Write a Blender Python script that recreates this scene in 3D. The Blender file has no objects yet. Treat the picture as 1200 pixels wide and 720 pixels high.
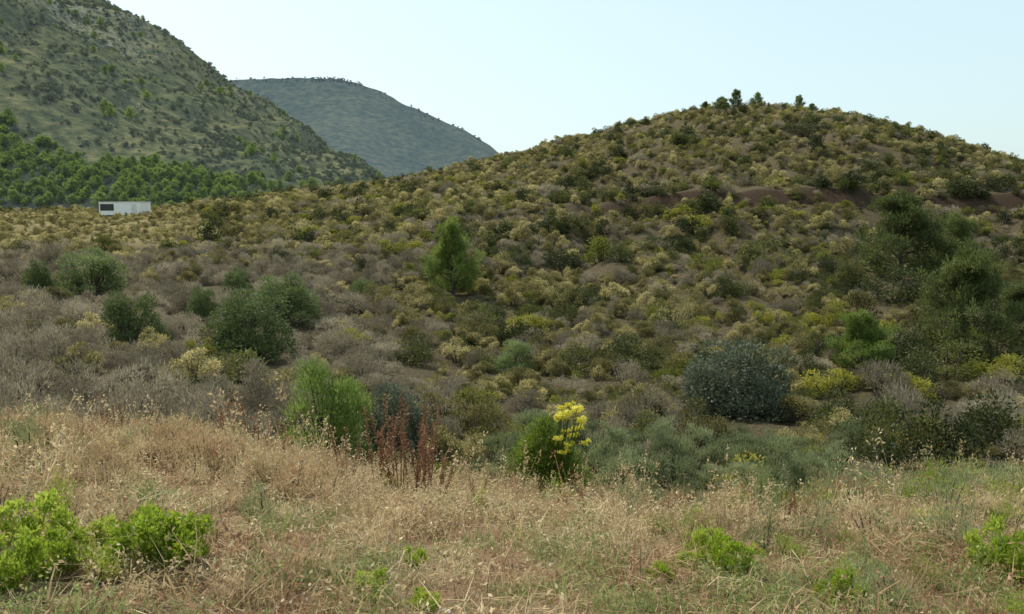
import bpy, math, numpy as np
from mathutils import Vector, Euler
rng=np.random.default_rng(7)
scene=bpy.context.scene
COL=scene.collection
scene.view_settings.view_transform='Standard'
scene.view_settings.look='None'
scene.view_settings.exposure=0

# ---------------------------------------------------------------- noise
def _hash(ix,iy,s):
    n=(ix.astype(np.int64)*374761393+iy.astype(np.int64)*668265263+s*1442695041)&0xffffffff
    n=((n^(n>>13))*1274126177)&0xffffffff
    n=n^(n>>16)
    return (n&0xffff)/65535.0
def vnoise(x,y,s=0):
    ix=np.floor(x);iy=np.floor(y);fx=x-ix;fy=y-iy
    fx=fx*fx*(3-2*fx);fy=fy*fy*(3-2*fy)
    a=_hash(ix,iy,s);b=_hash(ix+1,iy,s);c=_hash(ix,iy+1,s);d=_hash(ix+1,iy+1,s)
    return (a*(1-fx)+b*fx)*(1-fy)+(c*(1-fx)+d*fx)*fy
def fbm(x,y,s=0,o=4):
    t=0;a=.5;w=0
    for i in range(o):
        t=t+a*vnoise(x*2**i,y*2**i,s+i*17);w+=a;a*=.5
    return t/w

# ---------------------------------------------------------------- terrain
D=np.array([0,3,6,8.5,10.5,13,20,30,45,65,77,79,95,115,145,175,230,320,9000.])
U=np.array([-.65,-.45,-.3,-.1,0,.1,.2,.28,.4,.5,.65])
Z=np.array([
[-1.65,-1.75,-2.1,-2.34,-2.95,-3.3,-3.8,-4.05,-3.8,-3.1,-2.3,-2.15,-1.7,-.7,0,0,0,-1,-3],
[-1.65,-1.75,-2.1,-2.40,-3.1,-3.45,-4.0,-4.2,-3.95,-3.2,-2.5,-2.3,-1.7,-.8,0,0,0,-1,-3],
[-1.65,-1.78,-2.2,-2.58,-3.3,-3.7,-4.35,-4.65,-4.3,-3.0,-1.7,-1.4,-.2,1.15,2.3,1,-1,-2,-3],
[-1.65,-1.8,-2.35,-2.95,-3.7,-4.15,-5.0,-5.4,-4.7,-2.6,-.9,-.6,1.1,3.2,6.0,4.5,0,-2,-3],
[-1.65,-1.8,-2.4,-3.1,-3.8,-4.2,-5.1,-5.55,-4.8,-2.5,-.4,.3,2.7,6.2,10.0,8,0,-2,-3],
[-1.65,-1.8,-2.4,-3.15,-3.85,-4.2,-5.1,-5.55,-4.75,-2.4,0,1.15,4,8.3,13.5,10,2,-2,-3],
[-1.65,-1.8,-2.4,-3.15,-3.9,-4.2,-5.05,-5.5,-4.65,-2.3,.5,2.0,5.6,11.0,16.9,13,3,-2,-3],
[-1.65,-1.8,-2.4,-3.15,-3.9,-4.2,-5.05,-5.5,-4.6,-2.2,.8,2.35,6.2,12.3,18.2,15,4,-2,-3],
[-1.65,-1.8,-2.4,-3.12,-3.9,-4.15,-5,-5.45,-4.5,-2.15,.8,2.35,5.9,11.4,16.0,12,2,-2,-3],
[-1.65,-1.8,-2.35,-3.05,-3.85,-4.1,-5,-5.4,-4.4,-2.1,.8,2.25,5.1,9.5,12.2,8,0,-2,-3],
[-1.65,-1.8,-2.35,-3.0,-3.8,-4.1,-4.9,-5.3,-4.3,-2.0,.5,1.8,3.6,5.2,5.7,3,0,-2,-3]])
DG=np.concatenate([np.linspace(0,180,721),np.linspace(181,9000,3000)])
ZG=np.array([np.interp(DG,D,z) for z in Z])
k=np.hanning(13);k/=k.sum()
for i in range(len(U)):
    s=np.convolve(np.pad(ZG[i],6,'edge'),k,'valid')
    m=(DG<180)
    ZG[i][m]=s[m]
for i in range(len(U)):
    m=(DG>75.5)&(DG<81); ZG[i][m]=np.interp(DG[m],D,Z[i])
UG=np.linspace(-.65,.65,131)
ZF=np.empty((131,len(DG)))
for j,u in enumerate(UG):
    i=min(max(np.searchsorted(U,u)-1,0),len(U)-2)
    f=(u-U[i])/(U[i+1]-U[i]); f=min(max(f,0),1)
    ZF[j]=ZG[i]*(1-f)+ZG[i+1]*f
kk=np.hanning(15);kk/=kk.sum()
P=np.pad(ZF,((7,7),(0,0)),'edge')
ZF=sum(P[a:a+131]*kk[a] for a in range(15))
def ud(x,y):
    az=np.arctan2(x,y);lim=math.atan(.65)
    azc=np.where(np.abs(az)<=2.2,np.clip(az,-lim,lim),np.sign(az)*lim*np.clip((math.pi-np.abs(az))/(math.pi-2.2),0,1))
    return np.tan(azc),np.hypot(x,y)*np.cos(azc)
def dwarp(x,y): return 3.5*(fbm(x/16,y*0+3,99,2)-.5)
def H(x,y):
    x=np.asarray(x,float);y=np.asarray(y,float)
    u,d=ud(x,y)
    d=d+np.clip((d-60)/15,0,1)*np.clip((110-d)/20,0,1)*dwarp(x,y)
    fi=np.clip((u+.65)/1.3*130,0,129.999);i=fi.astype(int);f=fi-i
    dj=np.where(d<180,d*4,721+(d-181)/(9000-181)*2999)
    dj=np.clip(dj,0,len(DG)-1.001);j=dj.astype(int);g=dj-j
    z=(ZF[i,j]*(1-g)+ZF[i,j+1]*g)*(1-f)+(ZF[i+1,j]*(1-g)+ZF[i+1,j+1]*g)*f
    amp=np.clip((d-12)/60,0,1)*np.clip((175-d)/60,.3,1)
    cutz=np.clip(1-np.abs(d-78)/6,0,1)*.7
    fold=np.abs(fbm(x/9,y/26,77,3)-.5)*2
    z=z+amp*1.4*(fbm(x/16,y/16,3)-.5)*(1-cutz)+.18*(fbm(x/1.2,y/1.2,9)-.5)+np.clip((d-20)/60,0,1)*1.0*(fbm(x/4,y/4,5,3)-.5)*(1-cutz)
    z=z-np.clip((d-30)/30,0,1)*np.clip((150-d)/40,.15,1)*1.7*np.clip(.35-fold,0,1)/.35*np.clip((u+.1)/.15,0,1)*(1-cutz)
    return z

def mesh_from(name,v,f,mats=(),attr=None,smooth=False,matidx=None):
    me=bpy.data.meshes.new(name)
    v=np.asarray(v,np.float32)
    if not isinstance(f,list): f=[f]
    f=[np.asarray(a) for a in f if len(a)]
    tot=np.concatenate([np.full(len(a),a.shape[1]) for a in f]); loops=np.concatenate([a.ravel() for a in f])
    me.vertices.add(len(v));me.vertices.foreach_set('co',v.ravel())
    me.loops.add(len(loops));me.loops.foreach_set('vertex_index',loops.astype(np.int32))
    me.polygons.add(len(tot));me.polygons.foreach_set('loop_start',np.concatenate([[0],np.cumsum(tot)[:-1]]).astype(np.int32))
    me.polygons.foreach_set('loop_total',tot.astype(np.int32))
    if matidx is not None: me.polygons.foreach_set('material_index',np.asarray(matidx,np.int32))
    me.polygons.foreach_set('use_smooth',np.full(len(tot),bool(smooth)))
    me.update(calc_edges=True)
    if attr is not None:
        for kname,a in attr.items():
            at=me.attributes.new(kname,'FLOAT','POINT');at.data.foreach_set('value',np.asarray(a,np.float32))
    for m in mats: me.materials.append(m)
    return me
def add(name,me,loc=(0,0,0),rot=(0,0,0),scl=(1,1,1),parent=None,**props):
    o=bpy.data.objects.new(name,me);COL.objects.link(o)
    o.location=loc;o.rotation_euler=rot;o.scale=scl if hasattr(scl,'__len__') else (scl,)*3
    if parent: o.parent=parent
    for a,b in props.items(): o[a]=b
    return o

# ---------------------------------------------------------------- materials
def newmat(name):
    m=bpy.data.materials.new(name);m.use_nodes=True;m.node_tree.nodes.clear();return m,m.node_tree.nodes,m.node_tree.links
def ramp(n,pts):
    r=n.new('ShaderNodeValToRGB');e=r.color_ramp.elements
    e[0].position=pts[0][0];e[0].color=(*pts[0][1],1);e[1].position=pts[-1][0];e[1].color=(*pts[-1][1],1)
    for p,c in pts[1:-1]:
        q=e.new(p);q.color=(*c,1)
    return r
def leafmat(name,c1,c2,c3,trans=.4,haze_glow=None,rough=.55,spec=.3):
    m,n,l=newmat(name)
    at=n.new('ShaderNodeAttribute');at.attribute_name='rnd'
    oi=n.new('ShaderNodeObjectInfo')
    m1=n.new('ShaderNodeMath');m1.operation='MULTIPLY';m1.inputs[1].default_value=.55;l.new(at.outputs['Fac'],m1.inputs[0])
    m2=n.new('ShaderNodeMath');m2.operation='MULTIPLY_ADD';m2.inputs[1].default_value=.45;l.new(oi.outputs['Random'],m2.inputs[0]);l.new(m1.outputs[0],m2.inputs[2])
    r=ramp(n,[(0.1,c1),(.5,c2),(.9,c3)]);l.new(m2.outputs[0],r.inputs[0])
    b=n.new('ShaderNodeBsdfPrincipled');b.inputs['Roughness'].default_value=rough;b.inputs['Specular IOR Level'].default_value=spec
    l.new(r.outputs[0],b.inputs['Base Color'])
    t=n.new('ShaderNodeBsdfTranslucent');l.new(r.outputs[0],t.inputs[0])
    mx=n.new('ShaderNodeMixShader');mx.inputs[0].default_value=trans;l.new(b.outputs[0],mx.inputs[1]);l.new(t.outputs[0],mx.inputs[2])
    if haze_glow:
        b.inputs['Emission Color'].default_value=(*haze_glow[0],1);b.inputs['Emission Strength'].default_value=haze_glow[1]  # aerial haze painted in as a constant leaf glow
    o=n.new('ShaderNodeOutputMaterial');l.new(mx.outputs[0],o.inputs[0])
    return m
def plain(name,c,rough=.8,var=.25,scale=6,metal=0):
    m,n,l=newmat(name)
    tc=n.new('ShaderNodeTexCoord');no=n.new('ShaderNodeTexNoise');no.inputs['Scale'].default_value=scale;no.inputs['Detail'].default_value=5
    l.new(tc.outputs['Object'],no.inputs['Vector'])
    r=ramp(n,[(.3,tuple(x*(1-var) for x in c)),(.7,tuple(min(1,x*(1+var)) for x in c))]);l.new(no.outputs[0],r.inputs[0])
    b=n.new('ShaderNodeBsdfPrincipled');b.inputs['Roughness'].default_value=rough;b.inputs['Metallic'].default_value=metal
    l.new(r.outputs[0],b.inputs['Base Color'])
    o=n.new('ShaderNodeOutputMaterial');l.new(b.outputs[0],o.inputs[0]);return m
bark=plain('bark',(.08,.06,.045),.95)
M_grey=leafmat('grey_twigs',(.10,.084,.056),(.225,.19,.13),(.46,.40,.28),.4)
M_tan=leafmat('rockrose_leaves',(.065,.062,.02),(.20,.178,.064),(.62,.53,.25),.5)
M_mastic=leafmat('mastic_leaves',(.02,.03,.009),(.055,.068,.018),(.18,.185,.045),.4)
M_yel=leafmat('yellow_green_leaves',(.07,.085,.014),(.18,.19,.03),(.40,.37,.06),.5)
M_broom=leafmat('broom_stems',(.07,.12,.025),(.145,.215,.045),(.28,.35,.09),.45)
M_olive=leafmat('olive_leaves',(.06,.085,.028),(.125,.165,.055),(.26,.31,.12),.4)
M_dolive=leafmat('dark_olive_leaves',(.04,.052,.03),(.08,.098,.058),(.17,.195,.125),.3)
M_pine=leafmat('pine_needles',(.065,.11,.02),(.145,.205,.04),(.30,.36,.09),.45)
M_dpine=leafmat('feathery_pine_needles',(.065,.085,.025),(.145,.175,.052),(.32,.34,.13),.45)
M_wood=leafmat('far_pine_needles',(.065,.115,.018),(.15,.225,.03),(.28,.36,.055),.5,((.5,.62,.7),.055))  # pale blue emission paints distance haze over the needles
M_mtn=leafmat('mountain_scrub_leaves',(.03,.046,.016),(.065,.085,.028),(.115,.14,.045),.35,((.5,.62,.7),.075))  # pale blue emission paints distance haze over the scrub
M_straw=leafmat('dry_straw',(.27,.185,.095),(.49,.37,.20),(.72,.60,.37),.4)
M_red=leafmat('rusty_grass',(.21,.115,.06),(.38,.235,.13),(.54,.39,.23),.4)
M_ggr=leafmat('green_grass',(.12,.155,.045),(.22,.26,.08),(.38,.40,.16),.45)
M_leafy=leafmat('fresh_leaves',(.16,.23,.02),(.31,.40,.04),(.48,.54,.10),.5)
M_yflow=leafmat('yellow_flowers',(.50,.44,.04),(.74,.68,.08),(.92,.86,.24),.4)
M_brown=leafmat('dry_brown_stalks',(.13,.06,.033),(.25,.125,.065),(.40,.24,.14),.3)
M_weed=leafmat('pale_green_weed',(.12,.145,.06),(.22,.25,.11),(.38,.40,.21),.4)
M_yelgreen=leafmat('flowering_plant_leaves',(.11,.165,.025),(.23,.29,.04),(.39,.44,.08),.5)

def ground_mat():
    m,n,l=newmat('ground_earth')
    g=n.new('ShaderNodeNewGeometry')
    def noise(s,d=6,r=.6):
        a=n.new('ShaderNodeTexNoise');a.inputs['Scale'].default_value=s;a.inputs['Detail'].default_value=d;a.inputs['Roughness'].default_value=r;l.new(g.outputs['Position'],a.inputs['Vector']);return a
    def mix(f,a,b):
        x=n.new('ShaderNodeMix');x.data_type='RGBA'
        l.new(f,x.inputs[0]);l.new(a,x.inputs[6]);l.new(b,x.inputs[7]);return x.outputs[2]
    def at(k):
        a=n.new('ShaderNodeAttribute');a.attribute_name=k;return a.outputs['Fac']
    n2=noise(9);n3=noise(45,8,.7);n4=noise(1.6,5,.6)
    base=ramp(n,[(.35,(.05,.04,.024)),(.55,(.095,.075,.042)),(.7,(.17,.14,.08))]);l.new(n2.outputs[0],base.inputs[0])
    fg=ramp(n,[(.3,(.14,.092,.055)),(.5,(.34,.24,.15)),(.7,(.58,.46,.31))]);l.new(n3.outputs[0],fg.inputs[0])
    fg2=ramp(n,[(.3,(.14,.072,.042)),(.5,(.32,.18,.105)),(.7,(.50,.34,.22))]);l.new(n3.outputs[0],fg2.inputs[0])
    pr=ramp(n,[(.42,(0,0,0)),(.58,(1,1,1))]);l.new(n4.outputs[0],pr.inputs[0])
    fgm=mix(pr.outputs[0],fg.outputs[0],fg2.outputs[0])
    red=ramp(n,[(.35,(.03,.019,.012)),(.6,(.065,.041,.026)),(.75,(.12,.078,.048))]);l.new(n2.outputs[0],red.inputs[0])
    tan=ramp(n,[(.35,(.17,.14,.06)),(.65,(.33,.27,.12))]);l.new(n2.outputs[0],tan.inputs[0])
    c=mix(at('fore'),base.outputs[0],fgm)
    c=mix(at('tan'),c,tan.outputs[0]);c=mix(at('cut'),c,red.outputs[0])
    b=n.new('ShaderNodeBsdfPrincipled');b.inputs['Roughness'].default_value=.95;b.inputs['Specular IOR Level'].default_value=.1
    l.new(c,b.inputs['Base Color'])
    bp=n.new('ShaderNodeBump');bp.inputs['Strength'].default_value=1.;bp.inputs['Distance'].default_value=.06;l.new(n3.outputs[0],bp.inputs['Height']);l.new(bp.outputs[0],b.inputs['Normal'])
    o=n.new('ShaderNodeOutputMaterial');l.new(b.outputs[0],o.inputs[0]);return m
az=np.radians(np.concatenate([np.arange(-180,-42,3.),np.arange(-42,42,.25),np.arange(42,180,3.)]))
rr=np.concatenate([[.01],np.linspace(1,16,70),np.linspace(16.5,190,348),np.geomspace(195,8000,40)])
A,R=np.meshgrid(az,rr);X=R*np.sin(A);Y=R*np.cos(A);ZZ=H(X,Y)
na=len(az);nr=len(rr)
idx=np.arange(na*nr).reshape(nr,na);nx=np.roll(idx,-1,1)
F=np.stack([idx[:-1],idx[1:],nx[1:],nx[:-1]],-1).reshape(-1,4)[:,::-1]
uu,dd=ud(X,Y)
fore=np.clip((11.5-dd+1.5*(fbm(X/1.5,Y/1.5,31)-.5))/2,0,1)
def tanf(u,d): return np.clip((-.33-u)/.08,0,1)*np.clip((d-62)/15,0,1)*np.clip((150-d)/15,0,1)
def cutf(u,d): return np.clip((u-.06)/.1,0,1)*np.clip(1-np.abs(d-78.0)/1.7,0,1)
me=mesh_from('ground',np.stack([X,Y,ZZ],-1).reshape(-1,3),F,[ground_mat()],dict(fore=fore.ravel(),tan=(tanf(uu,dd)*.7).ravel(),cut=np.clip(cutf(uu,dd+dwarp(X,Y))*2.2,0,1).ravel()),True)
add('ground',me,kind='structure',label='dry scrubby ground dipping into a valley then rising',category='ground')

def mtn_mat(name,c,haze_glow,hs,sc):
    m,n,l=newmat(name)
    g=n.new('ShaderNodeNewGeometry')
    def noise(s,d=8,r=.65):
        a=n.new('ShaderNodeTexNoise');a.inputs['Scale'].default_value=s;a.inputs['Detail'].default_value=d;a.inputs['Roughness'].default_value=r;l.new(g.outputs['Position'],a.inputs['Vector']);return a
    n1=noise(.25*sc);n2=noise(.02*sc);n3=noise(.6*sc)
    r1=ramp(n,[(.38,c[0]),(.5,c[1]),(.62,c[2])]);l.new(n1.outputs[0],r1.inputs[0])
    r2=ramp(n,[(.4,(.72,.80,.72)),(.6,(1.25,1.18,1.1))]);l.new(n2.outputs[0],r2.inputs[0])
    mm=n.new('ShaderNodeMix');mm.data_type='RGBA';mm.blend_type='MULTIPLY';mm.inputs[0].default_value=1;l.new(r1.outputs[0],mm.inputs[6]);l.new(r2.outputs[0],mm.inputs[7])
    ad=n.new('ShaderNodeMath');ad.operation='MULTIPLY';l.new(n3.outputs[0],ad.inputs[0])
    at=n.new('ShaderNodeAttribute');at.attribute_name='rock';l.new(at.outputs['Fac'],ad.inputs[1])
    rk=ramp(n,[(.44,(0,0,0)),(.54,(.75,.75,.75))]);l.new(ad.outputs[0],rk.inputs[0])
    m3=n.new('ShaderNodeMix');m3.data_type='RGBA';l.new(rk.outputs[0],m3.inputs[0]);l.new(mm.outputs[2],m3.inputs[6]);m3.inputs[7].default_value=(*c[3],1)
    b=n.new('ShaderNodeBsdfPrincipled');b.inputs['Roughness'].default_value=1;b.inputs['Specular IOR Level'].default_value=0
    b.inputs['Emission Color'].default_value=(*haze_glow,1);b.inputs['Emission Strength'].default_value=hs  # aerial haze put into the slope as constant bluish emission
    l.new(m3.outputs[2],b.inputs['Base Color'])
    bp=n.new('ShaderNodeBump');bp.inputs['Strength'].default_value=1;bp.inputs['Distance'].default_value=2.5/sc;l.new(n1.outputs[0],bp.inputs['Height']);l.new(bp.outputs[0],b.inputs['Normal'])
    o=n.new('ShaderNodeOutputMaterial');l.new(b.outputs[0],o.inputs[0]);return m
def HM(x,y):
    u=x/np.maximum(y,1)
    ridge=np.interp(u,[-2,-1.2,-.8,-.6,-.48,-.4,-.33,-.27,-.22,-.15,-.08,0,.2],[380,290,205,146,114,91,71,54,38,20,4,-8,-20])
    yr=450.
    t=np.clip((y-185)/(yr-185),0,1.0)
    front=ridge*(t**.92)
    back=ridge-(y-yr)*.4
    m=np.where(y<yr,front,back)
    sp=np.interp(u,[-2,-.8,-.65,-.6,-.5,-.4,-.31,-.25,-.1],[150,72,52,44,33,19.5,5,-4,-20])
    ys=268+25*np.sin(u*9)
    s=np.where(y<ys,sp*np.clip((y-178)/(ys-178),0,1)**.85,sp-(y-ys)*.30)
    kk=6.
    mx=np.maximum(m,s)+kk*np.log1p(np.exp(-np.abs(m-s)/kk))*.6
    amp=np.clip((y-185)/80,0,1)*np.clip(ridge/40,.05,1)
    gul=np.abs(fbm(x/38,y/110,41,3)-.5)*2
    mx=mx+amp*(gul-.25)*17*np.clip((470-y)/60,.25,1)+amp*6*(fbm(x/14,y/14,43)-.5)
    return mx-1.0-np.clip((195-y)/15,0,1)*3
xs=np.linspace(-760,40,440);ys_=np.linspace(172,720,360)
X,Y=np.meshgrid(xs,ys_);ZZ=HM(X,Y)
def grid_faces(h,w):
    i=np.arange(h*w).reshape(h,w);return np.stack([i[:-1,:-1],i[:-1,1:],i[1:,1:],i[1:,:-1]],-1).reshape(-1,4)
rock=.52+.34*np.clip(ZZ/80,0,1)+.35*(fbm(X/40,Y/40,55)-.5)*2
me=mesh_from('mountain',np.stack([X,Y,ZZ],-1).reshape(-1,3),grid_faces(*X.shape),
 [mtn_mat('mountain_slope',[(.036,.048,.02),(.09,.095,.04),(.155,.15,.07),(.26,.25,.205)],(.5,.62,.7),.08,1.)],dict(rock=rock.ravel()*.95),True)  # slope colours plus a weak painted haze glow
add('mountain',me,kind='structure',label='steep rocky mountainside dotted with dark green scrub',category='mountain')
def HF(x,y):
    u=x/np.maximum(y,1)
    ridge=np.interp(u,[-1,-.5,-.33,-.28,-.23,-.18,-.15,-.1,-.055,-.025,0,.1,.5],[60,120,154,157,159,154,142,117,100,82,62,12,-20])
    t=np.clip((y-600)/400,0,1)
    m=np.where(y<1000,ridge*t,ridge-(y-1000)*.3)
    g=np.abs(fbm((x+.3*y)/130,y/400,61,3)-.5)*2
    am=np.clip((y-600)/100,0,1)*np.clip(ridge/60,0,1)
    return m+am*(g-.3)*48*np.clip((1010-y)/120,.03,1)+am*5*(fbm(x/25,y/25,63)-.5)
xs=np.linspace(-900,420,360);ys_=np.linspace(560,1500,260)
X,Y=np.meshgrid(xs,ys_);ZZ=HF(X,Y)
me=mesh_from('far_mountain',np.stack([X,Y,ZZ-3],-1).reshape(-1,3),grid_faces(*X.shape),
 [mtn_mat('far_mountain_slope',[(.022,.032,.02),(.044,.054,.03),(.075,.08,.045),(.11,.11,.09)],(.41,.59,.75),.18,.5)],dict(rock=np.full(X.size,.75)),True)  # dark green slope, its blue haze painted in as emission
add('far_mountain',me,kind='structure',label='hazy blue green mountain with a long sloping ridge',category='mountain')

# ---------------------------------------------------------------- foliage builders
def unit(v): return v/np.maximum(np.linalg.norm(v,axis=-1,keepdims=True),1e-6)
def leaves(r,n,lobes,L,W,out=1.,up=.3,jit=.8,shell=.35,zmin=-.5,fold=.15):
    lb=np.array(lobes,float)
    w=lb[:,3]**2;w/=w.sum()
    li=r.choice(len(lb),n,p=w)
    d=unit(r.normal(size=(n,3)));d[:,2]=np.where(d[:,2]<zmin,-d[:,2],d[:,2])
    rad=lb[li,3]*(1-shell*r.random(n)**1.2)*(1+.12*r.normal(size=n))
    sz=lb[li,4] if lb.shape[1]>4 else 1.
    p=lb[li,:3]+d*rad[:,None]*np.stack([np.ones(n),np.ones(n),np.ones(n)*sz],-1)
    p[:,2]=np.abs(p[:,2])
    dr=unit(d*out+np.array([0,0,up])+r.normal(size=(n,3))*jit)
    sd=unit(np.cross(dr,r.normal(size=(n,3))))
    nm=np.cross(dr,sd)
    l=(L*(.6+.8*r.random(n)))[:,None];w_=(W*(.6+.8*r.random(n)))[:,None]
    v=np.stack([p,p+dr*l*.5+sd*w_*.5+nm*w_*fold,p+dr*l,p+dr*l*.5-sd*w_*.5+nm*w_*fold],1).reshape(-1,3)
    f=np.arange(n*4).reshape(n,4)
    lobe_r=r.random(len(lb))
    rn=np.repeat(np.clip(.5*r.random(n)+.5*lobe_r[li],0,1),4)
    return v,f,rn
def sticks(r,segs):
    vs=[];fs=[];o=0
    for p0,p1,r0,r1 in segs:
        p0=np.array(p0,float);p1=np.array(p1,float);d=unit(p1-p0)
        a=np.cross(d,[.3,.9,.2]);a=unit(a);b=np.cross(d,a)
        K=5
        for p,q in((p0,r0),(p1,r1)):
            for i in range(K):
                t=2*math.pi*i/K;vs.append(p+a*q*math.cos(t)+b*q*math.sin(t))
        for i in range(K):
            j=(i+1)%K;fs.append([o+i,o+j,o+K+j,o+K+i])
        o+=2*K
    return np.array(vs),np.array(fs),np.full(len(vs),.5)
def join(parts):
    vs=[];fs=[];rn=[];mi=[];o=0
    for k,(v,f,q,m) in enumerate(parts):
        vs.append(v);fs.append(f+o);rn.append(q);mi.append(np.full(len(f),m));o+=len(v)
    return np.concatenate(vs),fs,np.concatenate(rn),np.concatenate(mi)
def dome(r,nl,R=.5,h=.75,rl=(.13,.24),flat=1.,low=0):
    lo=[]
    for i in range(nl):
        a=r.random()*6.283;q=math.sqrt(r.random())*(R-.12)
        top=h*math.sqrt(max(0,1-(q/R)**2))
        z=(.25+.75*r.random())*top
        rad=r.uniform(*rl)
        lo.append((q*math.cos(a),q*math.sin(a),max(z-rad*.7,.05),rad,flat))
    for i in range(low):
        a=i/low*6.283+r.random()*.4;rad=r.uniform(*rl);q=R-rad*.8
        lo.append((q*math.cos(a),q*math.sin(a),rad*.7,rad,flat))
    return lo
def shrub_mesh(name,seed,mat,nl,n,L,W,h=.75,up=.3,jit=.8,out=1.,rl=(.13,.24),shell=.4,R=.5,low=0):
    r=np.random.default_rng(seed)
    lo=dome(r,nl,R,h,rl,low=low)
    v,f,q=leaves(r,n,lo,L,W,out,up,jit,shell)
    st=[((r.normal()*.02,r.normal()*.02,-.08),(x,y,z),.018,.005) for x,y,z,_,_ in lo]
    sv,sf,sq=sticks(r,st)
    V,FF,Q,MI=join([(v,f,q,0),(sv,sf,sq,1)])
    return mesh_from(name,V,FF,[mat,bark],dict(rnd=Q),False,MI)
def blades_mesh(name,seed,mat,n,rad,h,w,lean,seed_n=0,seedmat=None,seedL=.02,spread=.03):
    r=np.random.default_rng(seed)
    a=r.random(n)*6.283;q=np.sqrt(r.random(n))*rad
    p=np.stack([q*np.cos(a),q*np.sin(a),np.full(n,-.03)],-1)
    th=r.random(n)*6.283;ln=lean*r.random(n)**.7
    d=np.stack([np.cos(th),np.sin(th),np.zeros(n)],-1)
    hh=(h*(.35+.65*r.random(n)))[:,None]
    s=np.stack([-np.sin(th+r.normal(size=n)),np.cos(th+r.normal(size=n)),np.zeros(n)],-1);s=unit(s)
    ww=(w*(.6+.8*r.random(n)))[:,None]
    z=np.array([0,0,1.]);ln=ln[:,None]
    p1=p+z*hh*.55+d*hh*ln*.25;p2=p+z*hh*(1-.3*ln)+d*hh*ln*.9
    v=np.stack([p-s*ww*.5,p+s*ww*.5,p1+s*ww*.4,p1-s*ww*.4,p2+s*ww*.12,p2-s*ww*.12],1).reshape(-1,3)
    b=np.arange(n)*6
    f=np.concatenate([np.stack([b,b+1,b+2,b+3],-1),np.stack([b+3,b+2,b+4,b+5],-1)])
    parts=[(v,f,np.repeat(r.random(n),6),0)]
    mats=[mat]
    if seed_n:
        m=seed_n*6;k=r.integers(0,n,seed_n);k=np.repeat(k,6)
        c=p2[k]+r.normal(size=(m,3))*np.array([.012,.012,spread])
        dr=unit(r.normal(size=(m,3))+z*.6);sd=unit(np.cross(dr,r.normal(size=(m,3))))
        sv=np.stack([c,c+dr*seedL*.5+sd*seedL*.25,c+dr*seedL,c+dr*seedL*.5-sd*seedL*.25],1).reshape(-1,3)
        parts.append((sv,np.arange(m*4).reshape(m,4),np.repeat(r.random(m),4),1));mats.append(seedmat or mat)
    V,FF,Q,MI=join(parts)
    return mesh_from(name,V,FF,mats,dict(rnd=Q),False,MI)

# ---------------------------------------------------------------- scatter
_us=np.linspace(-.62,.62,63);_ds=np.linspace(3,165,325)
_UU,_DD=np.meshgrid(_us,_ds);_sl=(H(_UU*_DD,_DD)+np.where(_DD<10,.25,.5))/_DD
_hor=np.maximum.accumulate(_sl,axis=0)
def vis_amount(x,y,z,h):
    u=np.clip((x/np.maximum(y,.1)+.62)/1.24*62,0,62).round().astype(int)
    j=np.clip(((y-1.5-3)/.5).astype(int),0,324)
    return np.clip((z+h)/y-_hor[j,u],0,h/y)
def gn_scatter(name,pts,rot,scl,var,sources,**props):
    me=bpy.data.meshes.new(name);me.vertices.add(len(pts));me.vertices.foreach_set('co',np.asarray(pts,np.float32).ravel())
    a=me.attributes.new('erot','FLOAT_VECTOR','POINT');a.data.foreach_set('vector',np.asarray(rot,np.float32).ravel())
    a=me.attributes.new('escl','FLOAT_VECTOR','POINT');a.data.foreach_set('vector',np.asarray(scl,np.float32).ravel())
    a=me.attributes.new('evar','INT','POINT');a.data.foreach_set('value',np.asarray(var,np.int32))
    me.update()
    ob=add(name,me,kind='stuff',**props)
    ng=bpy.data.node_groups.new(name+'_nodes','GeometryNodeTree')
    ng.interface.new_socket('Geometry',in_out='INPUT',socket_type='NodeSocketGeometry')
    ng.interface.new_socket('Geometry',in_out='OUTPUT',socket_type='NodeSocketGeometry')
    N=ng.nodes;Lk=ng.links
    gi=N.new('NodeGroupInput');go=N.new('NodeGroupOutput')
    jn=N.new('GeometryNodeJoinGeometry')
    for s in sources:
        oi=N.new('GeometryNodeObjectInfo');oi.transform_space='ORIGINAL';oi.inputs['Object'].default_value=s;oi.inputs['As Instance'].default_value=True
        Lk.new(oi.outputs['Geometry'],jn.inputs[0])
    def na(k,t):
        x=N.new('GeometryNodeInputNamedAttribute');x.data_type=t;x.inputs['Name'].default_value=k;return [o for o in x.outputs if o.enabled and o.name=='Attribute'][0]
    ip=N.new('GeometryNodeInstanceOnPoints');ip.inputs['Pick Instance'].default_value=True
    Lk.new(gi.outputs[0],ip.inputs['Points']);Lk.new(jn.outputs[0],ip.inputs['Instance'])
    er=N.new('FunctionNodeEulerToRotation');Lk.new(na('erot','FLOAT_VECTOR'),er.inputs[0]);Lk.new(er.outputs[0],ip.inputs['Rotation'])
    Lk.new(na('escl','FLOAT_VECTOR'),ip.inputs['Scale']);Lk.new(na('evar','INT'),ip.inputs['Instance Index'])
    Lk.new(ip.outputs[0],go.inputs[0])
    md=ob.modifiers.new('scatter','NODES');md.node_group=ng
    return ob
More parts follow.
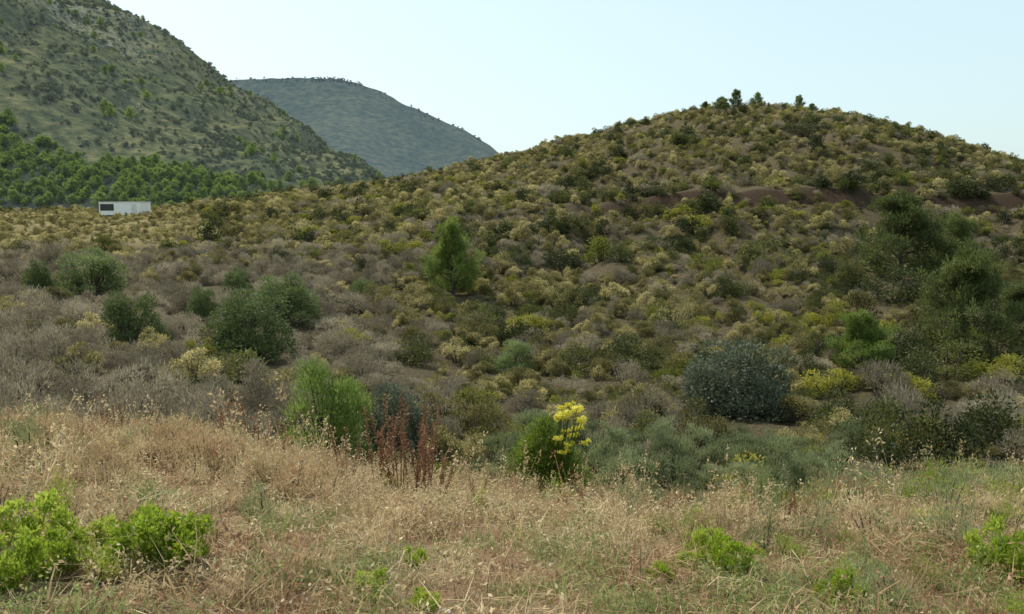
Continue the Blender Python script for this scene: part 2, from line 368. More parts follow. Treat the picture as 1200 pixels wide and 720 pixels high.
def scatter(kind,meshes,x,y,size,hs,K,label,cat,group,stufflabel,stuffname,zf=H,sink=.04,tilt=.12):
    n=len(x)
    if n==0:return
    z=zf(x,y)-sink*size
    rot=np.stack([rng.normal(size=n)*tilt,rng.normal(size=n)*tilt,rng.random(n)*6.283],-1)
    scl=np.stack([size*rng.uniform(.85,1.25,n),size*rng.uniform(.85,1.25,n),size*hs],-1)
    var=rng.integers(0,len(meshes),n)
    if zf is H: score=vis_amount(x,y,z,size*hs*.75)*(size/y)*(np.abs(x/np.maximum(y,.1))<.6)
    else: score=size/np.hypot(x,y)*(np.abs(x/np.maximum(y,.1))<.5)
    order=np.argsort(-score)
    K=min(K,n);sel=order[:K];rest=order[K:]
    src={}
    for c,i in enumerate(sel):
        v=int(var[i]) if c>=len(meshes) else c
        o=add(kind,meshes[v],(x[i],y[i],z[i]),rot[i],scl[i],label=label,category=cat,group=group)
        src.setdefault(v,o)
    if len(rest):
        gn_scatter(stuffname,np.stack([x,y,z],-1)[rest],rot[rest],scl[rest],var[rest],[src[i] for i in range(len(meshes))],label=stufflabel,category=cat)

S_grey=[shrub_mesh('grey_shrub_mesh',10+i,M_grey,14,2300,.08,.013,.7,.7,.55,1.,(.12,.24),.5) for i in range(4)]
S_tan=[shrub_mesh('rockrose_mesh',20+i,M_tan,(9,11,14,16)[i],2300,.055,.019,(.64,.72,.85,.72)[i],.45,.7,rl=((.14,.24),(.10,.2),(.08,.2),(.08,.16))[i],shell=.5) for i in range(4)]
S_mas=[shrub_mesh('mastic_mesh',30+i,M_mastic,16,2600,.045,.024,.78,.3,.7,low=4) for i in range(3)]
S_yel=[shrub_mesh('yellow_mesh',40+i,M_yel,13,2000,.05,.025,.65,.4,.7) for i in range(3)]
F_grey=[shrub_mesh('grey_scrub_mesh',15+i,M_grey,10,900,.10,.021,.7,.6,.6,1.,(.12,.26),.5) for i in range(3)]
F_tan=[shrub_mesh('rockrose_scrub_mesh',25+i,M_tan,(7,9,12)[i],1000,.075,.031,.7,.45,.8,rl=(.10,.24)) for i in range(3)]
F_mas=[shrub_mesh('mastic_scrub_mesh',35+i,M_mastic,12,950,.075,.042,.78,.3,.8) for i in range(2)]
F_yel=[shrub_mesh('yellow_scrub_mesh',45+i,M_yel,10,850,.075,.040,.65,.4,.8) for i in range(2)]
S_olv=[shrub_mesh('olive_mesh',50+i,M_olive,26,12000,.036,.016,.85,.35,.6,rl=(.12,.20),low=8) for i in range(3)]
S_dol=[shrub_mesh('dark_olive_mesh',55+i,M_dolive,40,16000,.034,.016,.9,.35,.6,rl=(.13,.20),low=11) for i in range(2)]
S_brm=[shrub_mesh('broom_mesh',60+i,M_broom,34,11000,.055,.012,1.05,.8,.5,.7,(.12,.2),.6,low=9) for i in range(2)]
S_mtn=[shrub_mesh('scrub_mesh',70+i,M_mtn,8,260,.14,.085,.75,.3,.8) for i in range(3)]

placed=[]
xs=[];ys=[];ss=[]
def jgrid(d0,d1,cell,umax=.74):
    gx=np.arange(-d1*umax,d1*umax,cell);gy=np.arange(d0,d1,cell)
    X,Y=np.meshgrid(gx,gy);X=X+rng.uniform(-.75,.75,X.shape)*cell;Y=Y+rng.uniform(-.75,.75,Y.shape)*cell
    X=X.ravel();Y=Y.ravel();m=(np.abs(X/Y)<umax)&(Y>d0)&(Y<d1);return X[m],Y[m]
for d0,d1,c in((11.4,30,.70),(30,70,.78),(70,160,.95)):
    a,b=jgrid(d0,d1,c);xs.append(a);ys.append(b);ss.append(np.full(len(a),c))
sx=np.concatenate(xs);sy=np.concatenate(ys);sc=np.concatenate(ss)
u=sx/sy;d=sy;dw=d+dwarp(sx,sy)
big=fbm(sx/7,sy/7,81);med=fbm(sx/2.6,sy/2.6,83,2);rd=rng.random(len(sx))
size=sc*1.2*(.5+1.1*rng.random(len(sx))**2)*(.65+.8*med)
keep=rd<(.95-.25*tanf(u,d))
incut=(u>.06)&(dw>77.2)&(dw<79.0)
keep&=~(incut&(rng.random(len(sx))>.38))
keep&=fbm(sx/3.3,sy/3.3,85,2)>.27
size=np.where(tanf(u,d)>.4,size*.65,size)
size=np.where(d>115,size*.85,size)
left=np.clip((-.08-u)/.12,0,1)*np.clip((75-d)/20,0,1)
pg=.20+.68*left+.7*(big-.5)
pg=np.where((d>80),.10+.5*np.clip(big-.5,0,1),pg)
pm=.08+.9*np.clip(med-.56,0,1)*(1-left)+.12*np.clip((u-.35)/.2,0,1)+.5*((u>.04)&(dw>78.6)&(dw<82))
py_=.08*(1-left)+1.0*np.clip(.43-big,0,1)*(1-left)
q=rng.random(len(sx))
sp=np.where(q<pg,0,np.where(q<pg+pm*(1-left*.85),2,np.where(q<pg+pm*(1-left*.85)+py_,3,1)))
sp=np.where((tanf(u,d)>.4)&(q<.85),1,sp)
size=np.where(sp==2,size*1.25,size)
def sel(k): return keep&(sp==k)

heroes=[
('olive_bush',S_dol,.272,21.5,3.0,2.2,'large rounded dark grey green bush among scrub'),
('olive_bush',S_olv,-.495,42,3.5,2.5,'rounded dusky green bush on grey scrub'),
('olive_bush',S_olv,-.558,40,1.6,2.0,'narrow dusky green bush beside larger bush'),
('olive_bush',S_olv,-.448,27,2.2,2.0,'rounded grey green bush among grey shrubs'),
('olive_bush',S_olv,-.31,27.0,2.9,2.4,'broad dense grey green bush in dry scrub'),
('olive_bush',S_olv,-.268,36,3.1,2.3,'wide dusky green bush behind another bush'),
('olive_bush',S_olv,-.318,40,2.0,2.2,'small dusky green bush in dry scrub'),
('olive_bush',S_olv,-.365,35,1.4,1.6,'small grey green bush in dry scrub'),
('olive_bush',S_dol,-.14,14.0,1.4,1.5,'dark green bush behind dry brown stalks'),
('olive_bush',S_olv,.0,30,1.7,1.3,'grey green bush on lower hillside'),
('olive_bush',S_olv,-.175,45,1.6,1.4,'small grey green bush on the slope'),
('broom_bush',S_brm,-.225,13.0,1.5,1.75,'bright green upright broom bush beside dry grass'),
('yellow_green_bush',S_yel,-.372,25.5,1.0,.9,'small bright yellow green bush between olive bushes'),
('yellow_green_bush',S_yel,-.045,21,1.3,.9,'low yellow green bush in the valley bottom'),
('yellow_green_bush',S_yel,-.235,60,1.6,1.0,'bright yellow green bush on slope'),
('yellow_green_bush',S_yel,.375,24,1.8,1.2,'yellow green bush below young pines'),
('yellow_green_bush',S_yel,.105,60,3.2,2.1,'yellow green mastic on open hillside'),
('yellow_green_bush',S_yel,.225,58,2.5,1.6,'low yellow green mastic on open hillside'),
('yellow_green_bush',S_yel,-.14,62,2.4,1.5,'yellow green mastic on middle slope'),
('yellow_green_bush',S_yel,.47,23.5,1.6,.9,'spreading yellow green bush near valley floor'),
('yellow_green_bush',S_yel,.58,26,1.8,1.0,'spreading yellow green bush near valley floor'),
('mastic_bush',S_mas,.300,62,4.6,2.6,'wide dark green mastic bush on open hillside'),
('mastic_bush',S_mas,.275,63,2.6,2.1,'dark green mastic bush on open hillside'),
('mastic_bush',S_mas,.34,112,6,3.0,'dark mastic clump near the hilltop'),
('mastic_bush',S_mas,-.003,60,1.7,1.9,'small dark rounded bush beside a pine'),
('mastic_bush',S_mas,.13,58,2.4,1.6,'dark green mastic bush on open hillside'),
('mastic_bush',S_mas,.055,63,3.0,2.2,'dark green mastic bush on open hillside'),
('mastic_bush',S_mas,.45,44,3.6,2.0,'dark mastic clump under young pines'),
('mastic_bush',S_mas,.50,43,3.6,2.0,'dark mastic clump under young pines'),
('mastic_bush',S_mas,.56,43,3.6,2.2,'dark mastic clump under young pines'),
('mastic_bush',S_mas,.52,27,2.6,1.4,'dark mastic clump under young pines'),
('mastic_bush',S_mas,.46,29,2.4,1.5,'dark mastic clump on shaded lower slope'),
('mastic_bush',S_mas,.49,31,2.6,1.8,'dark mastic clump on shaded lower slope'),
('mastic_bush',S_mas,.575,29,2.6,1.8,'dark mastic clump beside bushy pine'),
('mastic_bush',S_mas,-.12,30,1.8,1.2,'dark green mastic on lower slope'),
]
pine_list=[
(-.070,48,4.5,2.9,'bushy young pine standing alone on hillside',0,M_pine),
(.455,50,5.2,4.4,'tall feathery pine on the scrubby hill slope',1,M_dpine),
(.515,51,4.8,3.9,'feathery pine beside a taller pine',0,M_dpine),
(.530,30.0,4.3,3.0,'tall bushy pine above dark scrub',1,M_dpine),
(.415,28.5,2.2,2.1,'small bushy pine on lower slope',0,M_pine),
(.60,33,2.6,2.4,'small bushy pine on lower slope',1,M_dpine),
]
for h in heroes:
    placed.append((h[2]*h[3],h[3],h[4]*.5))
    placed.append((h[2]*(h[3]-h[4]*.75),h[3]-h[4]*.75,h[4]*.5))
placed.append((.272*18,18,1.3));placed.append((.272*16.5,16.5,1.0));placed.append((.052*13,13,.9))
for p in pine_list:
    placed.append((p[0]*p[1],p[1],p[3]*.45));placed.append((p[0]*(p[1]-p[3]*.6),p[1]-p[3]*.6,p[3]*.4))
for (a,b,c) in placed: keep&=np.hypot(sx-a,sy-b)>c
def thick(u,d): return (u>-.03)&(u<.43)&(d<15.5)
keep&=~(thick(u,d)&(rng.random(len(sx))>.4))
hs=rng.uniform(.7,1.25,len(sx))
def go(kind,ms,fs,k,K,label,cat,group,sl,sn):
    m=sel(k)&(d<62);scatter(kind,ms,sx[m],sy[m],size[m],hs[m],K-40,label,cat,group,sl,sn)
    m=sel(k)&(d>=62);scatter(kind,fs,sx[m],sy[m],size[m],hs[m],40,label,cat,group,sl,'hilltop_'+sn)
go('grey_shrub',S_grey,F_grey,0,290,'dry grey brown twiggy shrub on the slope','shrub','dry grey shrubs in the valley','mass of dry grey twiggy shrubs on the slopes','grey_scrub')
go('rockrose_shrub',S_tan,F_tan,1,290,'low olive tan shrub on the hillside','shrub','olive tan shrubs on the hillside','mass of olive tan shrubs covering the hill','olive_scrub')
go('mastic_shrub',S_mas,F_mas,2,220,'dark green rounded shrub on the hillside','shrub','dark green shrubs on the hillside','mass of dark green shrubs on the hill','dark_scrub')
go('yellow_green_shrub',S_yel,F_yel,3,220,'yellow green leafy shrub on the hillside','shrub','yellow green shrubs on the hillside','mass of yellow green shrubs on the hill','yellow_green_scrub')
for i,h in enumerate(heroes):
    kind,ms,t,dist,w,hh,lab=h
    x=t*dist;z=float(H(x,dist))-.05
    mh={'olive_bush':.9,'broom_bush':1.05,'yellow_green_bush':.72,'mastic_bush':.85}[kind]
    add(kind,ms[i%len(ms)],(x,dist,z),(0,0,rng.random()*6.28),(w,w,hh/mh),label=lab,category='bush')

# ---- pines
def pine_meshes(seed,h=4.,R=1.45,dens=1.):
    r=np.random.default_rng(seed)
    segs=[];lob=[]
    px=[np.array([0,0,-.2])]
    for i in range(1,8): px.append(np.array([r.normal()*.05*i**.5,r.normal()*.05*i**.5,h*.93*i/7]))
    rad=lambda t:.085*h/4*(1-t)+.012
    for i in range(7): segs.append((px[i],px[i+1],rad(i/7),rad((i+1)/7)))
    nb=38
    for b in range(nb):
        t=.05+.91*b/nb
        j=min(int(t*7),6);base=px[j]+(px[j+1]-px[j])*(t*7-j)
        a=b*2.4+r.normal()*.5
        prof=(math.sin(min(1,(t+.22)/.5)*math.pi/2))*(1-max(0,t-.30)/.76)**.8
        ln=R*prof*r.uniform(.55,1.25)
        rise=ln*r.uniform(.2,.8)
        tip=base+np.array([math.cos(a)*ln,math.sin(a)*ln,rise])
        mid=(base+tip)/2+np.array([0,0,-.05*ln])
        segs.append((base,mid,rad(t)*.5,rad(t)*.35));segs.append((mid,tip,rad(t)*.35,.006))
        k=r.uniform(.20,.34)*(R/1.45)**.5
        lob.append((*tip,k*.75,1.5));lob.append((*(mid*.35+tip*.65+r.normal(size=3)*.12),k,1.))
        lob.append((*(mid+r.normal(size=3)*.12),k,1.))
        for s in (-1,1):
            sp=mid*.4+tip*.6+np.array([-math.sin(a),math.cos(a),.4])*s*ln*.3
            segs.append((mid,sp,rad(t)*.25,.005));lob.append((*sp,k*.7,1.4))
    lob.append((*(px[-1]+np.array([0,0,.05*h])),.18,1.5));lob.append((*px[-1],.25,1.4))
    v,f,q=leaves(r,int(24000*dens),lob,.15,.032,.9,.9,.4,.7,-.9,.0)
    sv,sf,sq=sticks(r,segs)
    return (sv,sf,sq),(v,f,q)
PM={}
def pm(s,mat):
    if (s,mat.name) not in PM:
        a,b=pine_meshes((101,105)[s])
        PM[(s,mat.name)]=(mesh_from('pine_trunk_mesh',*a[:2],[bark],dict(rnd=a[2])),mesh_from('pine_crown_mesh',*b[:2],[mat],dict(rnd=b[2])))
    return PM[(s,mat.name)]
for t,dist,h,w,lab,v,mt in pine_list:
    x=t*dist;e=add('pine_tree',None,(x,dist,float(H(x,dist))-.05),(0,0,rng.random()*6.28),(w/2.9,w/2.9,h/4.1),label=lab,category='tree',group='young pines on the hillside')
    A_,B_=pm(v,mt);add('trunk',A_,parent=e);add('crown',B_,parent=e)
def small_pine(name,seed,mat,dens,h=4.,R=1.5,big=2.):
    a,b=pine_meshes(seed,h,R,dens)
    bv=b[0].reshape(-1,4,3);c=bv.mean(1,keepdims=True);bv=c+(bv-c)*big
    V,FF,Q,MI=join([(bv.reshape(-1,3),b[1],b[2],0),(*a,1)])
    return mesh_from(name,V,FF,[mat,bark],dict(rnd=Q),False,MI)
SP=[small_pine('small_pine_mesh',120+i,M_olive,.22) for i in range(3)]
WP=[small_pine('wood_pine_mesh',130+i,M_wood,.07,big=2.8) for i in range(3)]
for i,(t,dist,s,ws) in enumerate(((.257,145,.75,1.),(.240,142,.55,1.4),(.282,141,.6,1.1),(.330,143,.6,1.),(.243,138,.5,1.7),(.135,149,.5,1.2),(.14,148,.35,1.6),(.222,145,.35,1.5),(.345,141,.4,1.5),(.06,150,.35,1.6),(.19,147,.3,1.6),(.37,141,.3,1.6))):
    x=t*dist
    add('pine_tree',SP[i%3],(x,dist,float(H(x,dist))-.1),(0,0,t*40),(s*ws,s*ws,s*1.05),label='small dark pine standing on the hilltop ridge',category='tree',group='small pines on the hilltop')

# ---- near green thicket
n=85
tx=rng.uniform(-.02,.44,n);td=rng.uniform(10.7,15.4,n);w=rng.uniform(.45,1.2,n)
M_thk=leafmat('thicket_leaves',(.10,.12,.055),(.21,.24,.11),(.40,.43,.23),.4)
S_thk=[shrub_mesh('thicket_mesh',80+i,M_thk,14,2900,.065,.011,.85,1.1,.55,.8,(.08,.2),.95) for i in range(3)]
ok=np.hypot(tx*td-.052*11.6,td-11.5)>.75
tx=tx[ok];td=td[ok];w=w[ok]
scatter('green_thicket_shrub',S_thk,tx*td,td,w,rng.uniform(.7,1.15,len(tx)),85,'soft grey green shrub in the valley thicket','shrub','green shrubs at the foot of the bank','','green_thicket')

# ---- mountain vegetation
n=19000
X=rng.uniform(-330,10,n);Y=rng.uniform(185,470,n)
u_=X/Y;m=(u_>-.78)&(u_<-.08)
X=X[m];Y=Y[m]
cl=fbm(X/22,Y/22,91)
m=rng.random(len(X))<np.clip((cl-.33)*3.2,.25,1)
X=X[m];Y=Y[m];sz=rng.uniform(.9,1.8,len(X))*(.8+rng.random(len(X))**4*1.4)
scatter('mountain_shrub',S_mtn,X,Y,sz,np.ones(len(X)),len(S_mtn),'dark green shrub on rocky mountainside','shrub','shrubs on the mountainside','dark scrub dotted over the mountainside','mountain_scrub',zf=HM,sink=.1)
n=17000
X=rng.uniform(-240,-40,n);Y=rng.uniform(183,420,n);u_=X/Y
cl=fbm(X/14,Y/14,95)
lim=211+24*np.clip(-u_-.32,0,1)+22*(cl-.5)*2
pb=np.clip((lim-Y)/12,0,1)*np.clip((-.26-u_)/.08,0,1)
pb=np.maximum(pb,.02*(cl>.55))
m=(rng.random(n)<pb)&(u_>-.8)&(u_<-.12)
X=X[m];Y=Y[m]
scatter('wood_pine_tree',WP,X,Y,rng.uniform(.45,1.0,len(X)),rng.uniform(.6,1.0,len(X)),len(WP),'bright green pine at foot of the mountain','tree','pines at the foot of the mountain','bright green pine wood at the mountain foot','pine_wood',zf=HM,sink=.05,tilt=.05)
n=110
uc=rng.uniform(-.33,-.02,n);Y=rng.uniform(985,1003,n)
uc2=np.where(rng.random(n)<.5,rng.uniform(-.24,-.17,n),uc);X=uc2*Y
M_fp=leafmat('crest_tree_leaves',(.03,.04,.02),(.05,.06,.03),(.07,.08,.04),.2,((.42,.6,.78),.15))  # blue emission paints distance haze over the crest trees
FP=[small_pine('crest_pine_mesh',140,M_fp,.1)]
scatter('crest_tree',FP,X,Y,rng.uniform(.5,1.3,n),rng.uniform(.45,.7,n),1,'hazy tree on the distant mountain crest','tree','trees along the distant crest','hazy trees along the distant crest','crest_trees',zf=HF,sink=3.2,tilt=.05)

# ---- foreground grass
G_straw=[blades_mesh('straw_tuft_mesh',200+i,M_straw,38,.15,.24,.0055,1.5,12,M_straw,.024) for i in range(3)]
G_short=[blades_mesh('short_straw_mesh',210+i,M_straw if i else M_red,54,.20,.095,.006,2.7) for i in range(2)]
G_red=[blades_mesh('rusty_tuft_mesh',220+i,M_red,40,.15,.19,.006,1.7,8,M_red,.022) for i in range(2)]
G_green=[blades_mesh('green_tuft_mesh',230+i,M_ggr,44,.13,.18,.006,1.3,6,M_ggr,.022) for i in range(2)]
G_tall=[blades_mesh('tall_stalk_mesh',240+i,M_straw if i<3 else M_red,9,.07,.62,.0065,.55,16,M_straw if i<3 else M_red,.03,.05) for i in range(4)]
def fgpts(n,d0=2.8,d1=12.0,um=.75):
    dd=np.sqrt(rng.uniform(d0**2,d1**2,n));u=rng.uniform(-um,um,n);return u*dd,dd
def grass(kind,ms,n,cond,s0,s1,label,sn,sl,K=None):
    x,y=fgpts(n);m=cond(x,y);x=x[m];y=y[m]
    s=rng.uniform(s0,s1,len(x))*(.65+.7*fbm(x/.7,y/.7,311,2))
    scatter(kind,ms,x,y,s,rng.uniform(.6,1.35,len(x)),K or len(ms),label,'grass','grass tufts on the bank',sl,sn,tilt=.18,sink=0)
pn=lambda x,y:fbm(x/.8,y/.8,301,3)
pn2=lambda x,y:fbm(x/1.0,y/1.0,305,3)
R_=lambda x:rng.random(len(x))
tall=lambda x,y:np.clip((y-6)/3,0,1)*np.clip((.35-x/y)/.5,.35,1)
grass('straw_tuft',G_straw,5600,lambda x,y:(R_(x)<np.clip(.03+.8*tall(x,y)+2.4*(pn(x,y)-.53),.01,1)),.6,1.4,'pale dry straw grass tuft with seed heads','straw_grass','pale dry straw grass covering the bank')
grass('short_straw_tuft',G_short,4800,lambda x,y:(R_(x)<np.clip(.38+2.8*(pn2(x,y+9)-.5),.05,1)),.6,1.4,'short trampled straw tuft on bare soil','short_straw_grass','short trampled dry grass on the bank')
grass('rusty_grass_tuft',G_red,4000,lambda x,y:(R_(x)<np.clip((pn2(x,y)-.45)*4,.04,.9)),.6,1.3,'rusty brown dry grass tuft on the bank','rusty_grass','rusty brown dry grass on the bank')
grass('green_grass_tuft',G_green,4600,lambda x,y:(R_(x)<np.clip((pn(x,y+50)-.44)*4,.04,.85)*np.where((x/y<-.1)&(y>6.5),.2,1)),.5,1.2,'fading green grass tuft among straw','green_grass','fading green grass among the straw')
grass('tall_straw_stalks',G_tall,850,lambda x,y:(R_(x)<np.clip((y-5.)/4,.02,.8)*np.where(x/y>.1,.6,1)),.5,1.15,'tall thin dry stalks with seed heads on bank','tall_straw','tall thin dry stalks over the bank',30)
x,y=fgpts(2700,3.5,12.3)
m=R_(x)<np.clip((fbm(x/1.1,y/1.1,350)-.42)*4,0,.85)*np.clip((y-4.5)/4,.25,1);x=x[m];y=y[m]
S_wd=[shrub_mesh('weed_mesh',90+i,M_weed if i<2 else M_yelgreen,9,850,.06,.014,.8,1.2,.5,.8,(.16,.26),.9,R=.42) for i in range(3)]
S_wd2=[shrub_mesh('dryweed_mesh',95+i,[M_straw,M_red,M_straw][i],9,900,.065,.011,.75,1.0,.6,.8,(.16,.26),.95,R=.42) for i in range(3)]
k=rng.random(len(x))<np.where((x/y<-.08)&(y>6),.12,.6)
def wsz(x,y): return rng.uniform(.22,.75,len(y))*np.clip(y/9,.45,1)*np.where(np.abs(x/y)>.3,1.12,.9)
scatter('pale_weed',S_wd,x[k],y[k],wsz(x[k],y[k]),rng.uniform(.7,1.2,k.sum()),140,'pale green weed on the dry bank','weed','pale weeds on the bank','pale green weeds along the bank','pale_weeds')
k=~k
scatter('dry_weed',S_wd2,x[k],y[k],wsz(x[k],y[k]),rng.uniform(.7,1.2,k.sum()),140,'dry straw coloured weed on the bank','weed','dry weeds on the bank','dry straw weeds along the bank','dry_weeds')

def leafy(name,seed,n,L,W,R=.5,h=.6):
    r=np.random.default_rng(seed);lo=dome(r,26,R,h,(.06,.15))
    v,f,q=leaves(r,n,lo,L,W,.8,.5,.8,.9,-.3,.2)
    st=[((r.normal()*.05,r.normal()*.05,-.05),(a,b,c),.008,.004) for a,b,c,_,_ in lo]
    sv,sf,sq=sticks(r,st);V,FF,Q,MI=join([(v,f,q,0),(sv,sf,sq,0)])
    return mesh_from(name,V,FF,[M_leafy],dict(rnd=Q),False,MI)
LP=[leafy('leafy_plant_mesh',400+i,2600,.052,.030) for i in range(3)]
for t,dist,w,h in((-.445,4.4,.58,.42),(-.40,4.6,.42,.34),(-.50,4.6,.3,.26),(-.58,4.5,.5,.45),(-.55,4.2,.36,.3),(-.615,4.0,.42,.38),(.595,4.9,.42,.42),(.63,4.6,.45,.38),(.26,4.8,.40,.32),(.235,5.4,.36,.32),(.21,5.0,.2,.18),(.40,4.3,.32,.26),(-.17,4.3,.3,.2),(-.11,4.2,.22,.16),(.18,4.7,.2,.18),(-.66,4.3,.5,.4),(.29,5.3,.25,.22),(-.12,5.2,.2,.18)):
    x=t*dist
    add('leafy_plant',LP[int(dist*100)%3],(x,dist,float(H(x,dist))-.02),(0,0,t*50),(w,w,h/.65),label='bright green leafy weed growing in dry grass',category='plant',group='green weeds in the dry grass')

def dock(seed):
    r=np.random.default_rng(seed);sg=[];lv=[]
    for i in range(6):
        a=r.random()*6.28;l=r.uniform(.04,.30);h=r.uniform(.5,1.0)
        b=np.array([math.cos(a)*.03,math.sin(a)*.03,-.03]);t=np.array([math.cos(a)*l,math.sin(a)*l,h])
        sg.append((b,t,.006,.003))
        for k in range(16):
            f=.4+.6*k/16;lv.append((*(b+(t-b)*f),.018,1.))
    v,f,q=leaves(r,800,lv,.025,.013,1,.4,.8,.8,-.9)
    s=sticks(r,sg);V,FF,Q,MI=join([(v,f,q,0),(*s,0)])
    return mesh_from('dry_dock_mesh',V,FF,[M_brown],dict(rnd=Q),False,MI)
DK=[dock(500),dock(501),dock(502)]
for i,(t,dist,s) in enumerate(((-.135,8.6,1.2),(-.105,8.9,1.2),(-.16,8.9,1.1),(-.12,8.3,.95),(-.09,8.4,.85),(-.34,9.2,.95),(-.31,9.0,.8),(-.36,9.4,.85),(-.28,8.8,.75),(-.48,9.3,.65),(-.20,8.4,.75),(-.045,7.9,.5),(.33,7.4,.4),(.345,7.2,.4))):
    x=t*dist;add('dry_dock_stalks',DK[i%3],(x,dist,float(H(x,dist))-.02),(0,0,i*1.3),s,label='rust brown dried dock stalks in dry grass',category='plant',group='dried dock stalks on the bank')

def fennel(t,dist,s):
    r=np.random.default_rng(77);x=t*dist
    e=add('flowering_plant',None,(x,dist,float(H(x,dist))-.03),(0,0,0),s,label='leafy green plant with cluster of bright yellow flowers',category='plant')
    sg=[];tips=[]
    for i in range(26):
        hgt=.62+.56*r.random();wd=.21*(1-.5*(hgt-.62)/.56)
        b=np.array([r.normal()*.03,r.normal()*.03,-.03]);tp=np.array([.16+r.uniform(-1,1)*wd,-.12+r.uniform(-1,1)*wd,hgt]);m=b*.4+tp*.6+np.array([0,0,-.05])
        sg+= [(b,m,.010,.007),(m,tp,.007,.004)];tips.append(tp)
    sv,sf,sq=sticks(r,sg);add('stem',mesh_from('fennel_stem',sv,sf,[M_broom],dict(rnd=sq)),parent=e)
    v,f,q=leaves(r,9000,[(-.12,0,.35,.32,1.2),(-.26,0,.58,.24,1.2),(.10,.02,.36,.26,1.2),(-.16,0,.78,.2,1.2),(.02,.05,.55,.2,1.2),(-.38,0,.4,.22,1.2),(-.1,0,.92,.1,1.2),(.26,0,.25,.2,1)],.055,.013,.8,.6,.6,.9)
    add('foliage',mesh_from('fennel_leaves',v,f,[M_yelgreen],dict(rnd=q)),parent=e)
    for tp in tips:
        v,f,q=leaves(r,110,[(0,0,0,.04,.8),(.04,.02,.03,.03,.8),(-.035,-.02,.02,.03,.8)],.024,.018,1,.6,.8,.9,-.7)
        add('flower',mesh_from('umbel',v,f,[M_yflow],dict(rnd=q)),parent=e,loc=tuple(tp))
fennel(.052,11.6,1.15)

def stone(seed):
    import bmesh
    bm=bmesh.new();bmesh.ops.create_icosphere(bm,subdivisions=3,radius=1)
    r=np.random.default_rng(seed);pl=unit(r.normal(size=(9,3)))
    for v in bm.verts:
        c=np.array(v.co)
        for p in pl:
            e=c@p-.72
            if e>0:c=c-p*e
        v.co=c*(1+.03*r.normal())
    me=bpy.data.meshes.new('stone_mesh');bm.to_mesh(me);bm.free();return me
M_st=plain('pale_stone',(.33,.27,.21),.9,.25,3)
SM=[stone(1),stone(2),stone(3)]
for s in SM:s.materials.append(M_st)
for i in range(70):
    t=rng.uniform(-.6,.62);dist=rng.uniform(3.6,6.5)
    if i==0:t,dist,s=.372,3.95,.05
    else:s=rng.uniform(.010,.028)
    x=t*dist;add('stone',SM[i%3],(x,dist,float(H(x,dist))+s*.1),(0,0,rng.random()*6),(s*1.4,s,s*.7),label='pale angular stone lying on dry soil',category='stone',group='loose stones on the bank')

# ---------------------------------------------------------------- white cabin trailer
def box(cx,cy,cz,sx_,sy_,sz_,bev=.0,mat=None,name='part'):
    import bmesh
    bm=bmesh.new();bmesh.ops.create_cube(bm,size=1)
    for v in bm.verts:v.co=(v.co.x*sx_,v.co.y*sy_,v.co.z*sz_)
    if bev:bmesh.ops.bevel(bm,geom=bm.edges[:],offset=bev,segments=2,affect='EDGES')
    me=bpy.data.meshes.new(name);bm.to_mesh(me);bm.free();me.materials.append(mat)
    return me,(cx,cy,cz)
white=plain('white_paint',(.80,.80,.78),.5,.04,2);dark=plain('dark_opening',(.02,.02,.022),.3,.2,3);greyp=plain('grey_trim',(.62,.62,.60),.6,.1,3);rub=plain('black_rubber',(.02,.02,.02),.9,.1,3)
cx,cy=-.4505*122,122.
cz=float(H(cx,cy))
tr=add('trailer',None,(cx,cy,cz+.1),(0,0,math.radians(-12)),1,label='long white site trailer with dark window opening',category='trailer')
def part(nm,b,**k):
    o=add(nm,b[0],b[1],parent=tr,**k);return o
part('body',box(0,0,1.3,6.6,2.4,1.8,.04,white,'body'))
part('roof',box(0,0,2.24,6.75,2.55,.08,.02,white,'roof'))
part('window',box(-2.0,-1.203,1.5,2.2,.03,.95,.01,dark,'window'),label='wide dark window opening')
dr=part('door',box(2.3,-1.205,1.2,.8,.04,1.5,.01,greyp,'door'))
add('handle',box(0,0,0,.12,.05,.04,.01,dark,'handle')[0],(-.28,-.04,0),parent=dr)
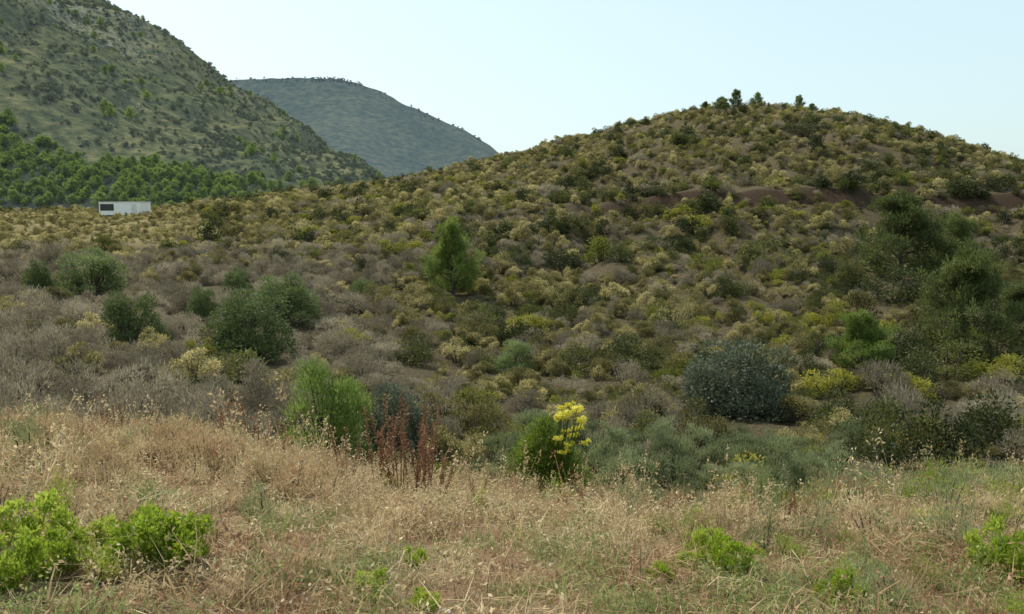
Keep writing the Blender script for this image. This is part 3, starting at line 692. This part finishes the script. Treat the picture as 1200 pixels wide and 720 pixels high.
part('chassis',box(0,0,.33,6.3,1.8,.12,.01,rub,'chassis'))
def wheel():
    import bmesh
    bm=bmesh.new();bmesh.ops.create_cone(bm,cap_ends=True,segments=24,radius1=.33,radius2=.33,depth=.2)
    bmesh.ops.bevel(bm,geom=[e for e in bm.edges if abs(e.verts[0].co.z-e.verts[1].co.z)<.01],offset=.04,segments=2,affect='EDGES')
    me=bpy.data.meshes.new('wheel');bm.to_mesh(me);bm.free();me.materials.append(rub);return me
wm=wheel()
for a in(-.5,.4):
    for b in(-1,1):
        add('wheel',wm,(a,b*1.05,.3),(math.pi/2,0,0),parent=tr)

# ---------------------------------------------------------------- light, world, camera
SAZ=math.radians(-44);SEL=math.radians(50)
S=Vector((math.sin(SAZ)*math.cos(SEL),math.cos(SAZ)*math.cos(SEL),math.sin(SEL)))
ld=bpy.data.lights.new('sun','SUN');ld.energy=5;ld.angle=math.radians(.5);ld.color=(1,.93,.79)
lo=bpy.data.objects.new('sun',ld);COL.objects.link(lo);lo.rotation_euler=S.to_track_quat('Z','Y').to_euler();lo.location=(0,0,50)
w=bpy.data.worlds.new('World');scene.world=w;w.use_nodes=True
nt=w.node_tree;bg=nt.nodes['Background'];sk=nt.nodes.new('ShaderNodeTexSky');sk.sky_type='NISHITA';sk.sun_disc=False
sk.sun_elevation=SEL;sk.sun_rotation=SAZ%(2*math.pi);sk.air_density=1.;sk.dust_density=2.5;sk.ozone_density=1.
mx=nt.nodes.new('ShaderNodeMix');mx.data_type='RGBA';mx.inputs[0].default_value=.55;mx.inputs[7].default_value=(6.2,8.0,8.0,1)
nt.links.new(sk.outputs[0],mx.inputs[6]);nt.links.new(mx.outputs[2],bg.inputs[0]);bg.inputs[1].default_value=.148
cd=bpy.data.cameras.new('camera');cd.lens=30;cd.sensor_width=36;cd.clip_end=12000;cd.clip_start=.05
co=bpy.data.objects.new('camera',cd);COL.objects.link(co);co.location=(0,0,0);co.rotation_euler=(math.radians(90-6.28),0,0)
scene.camera=co
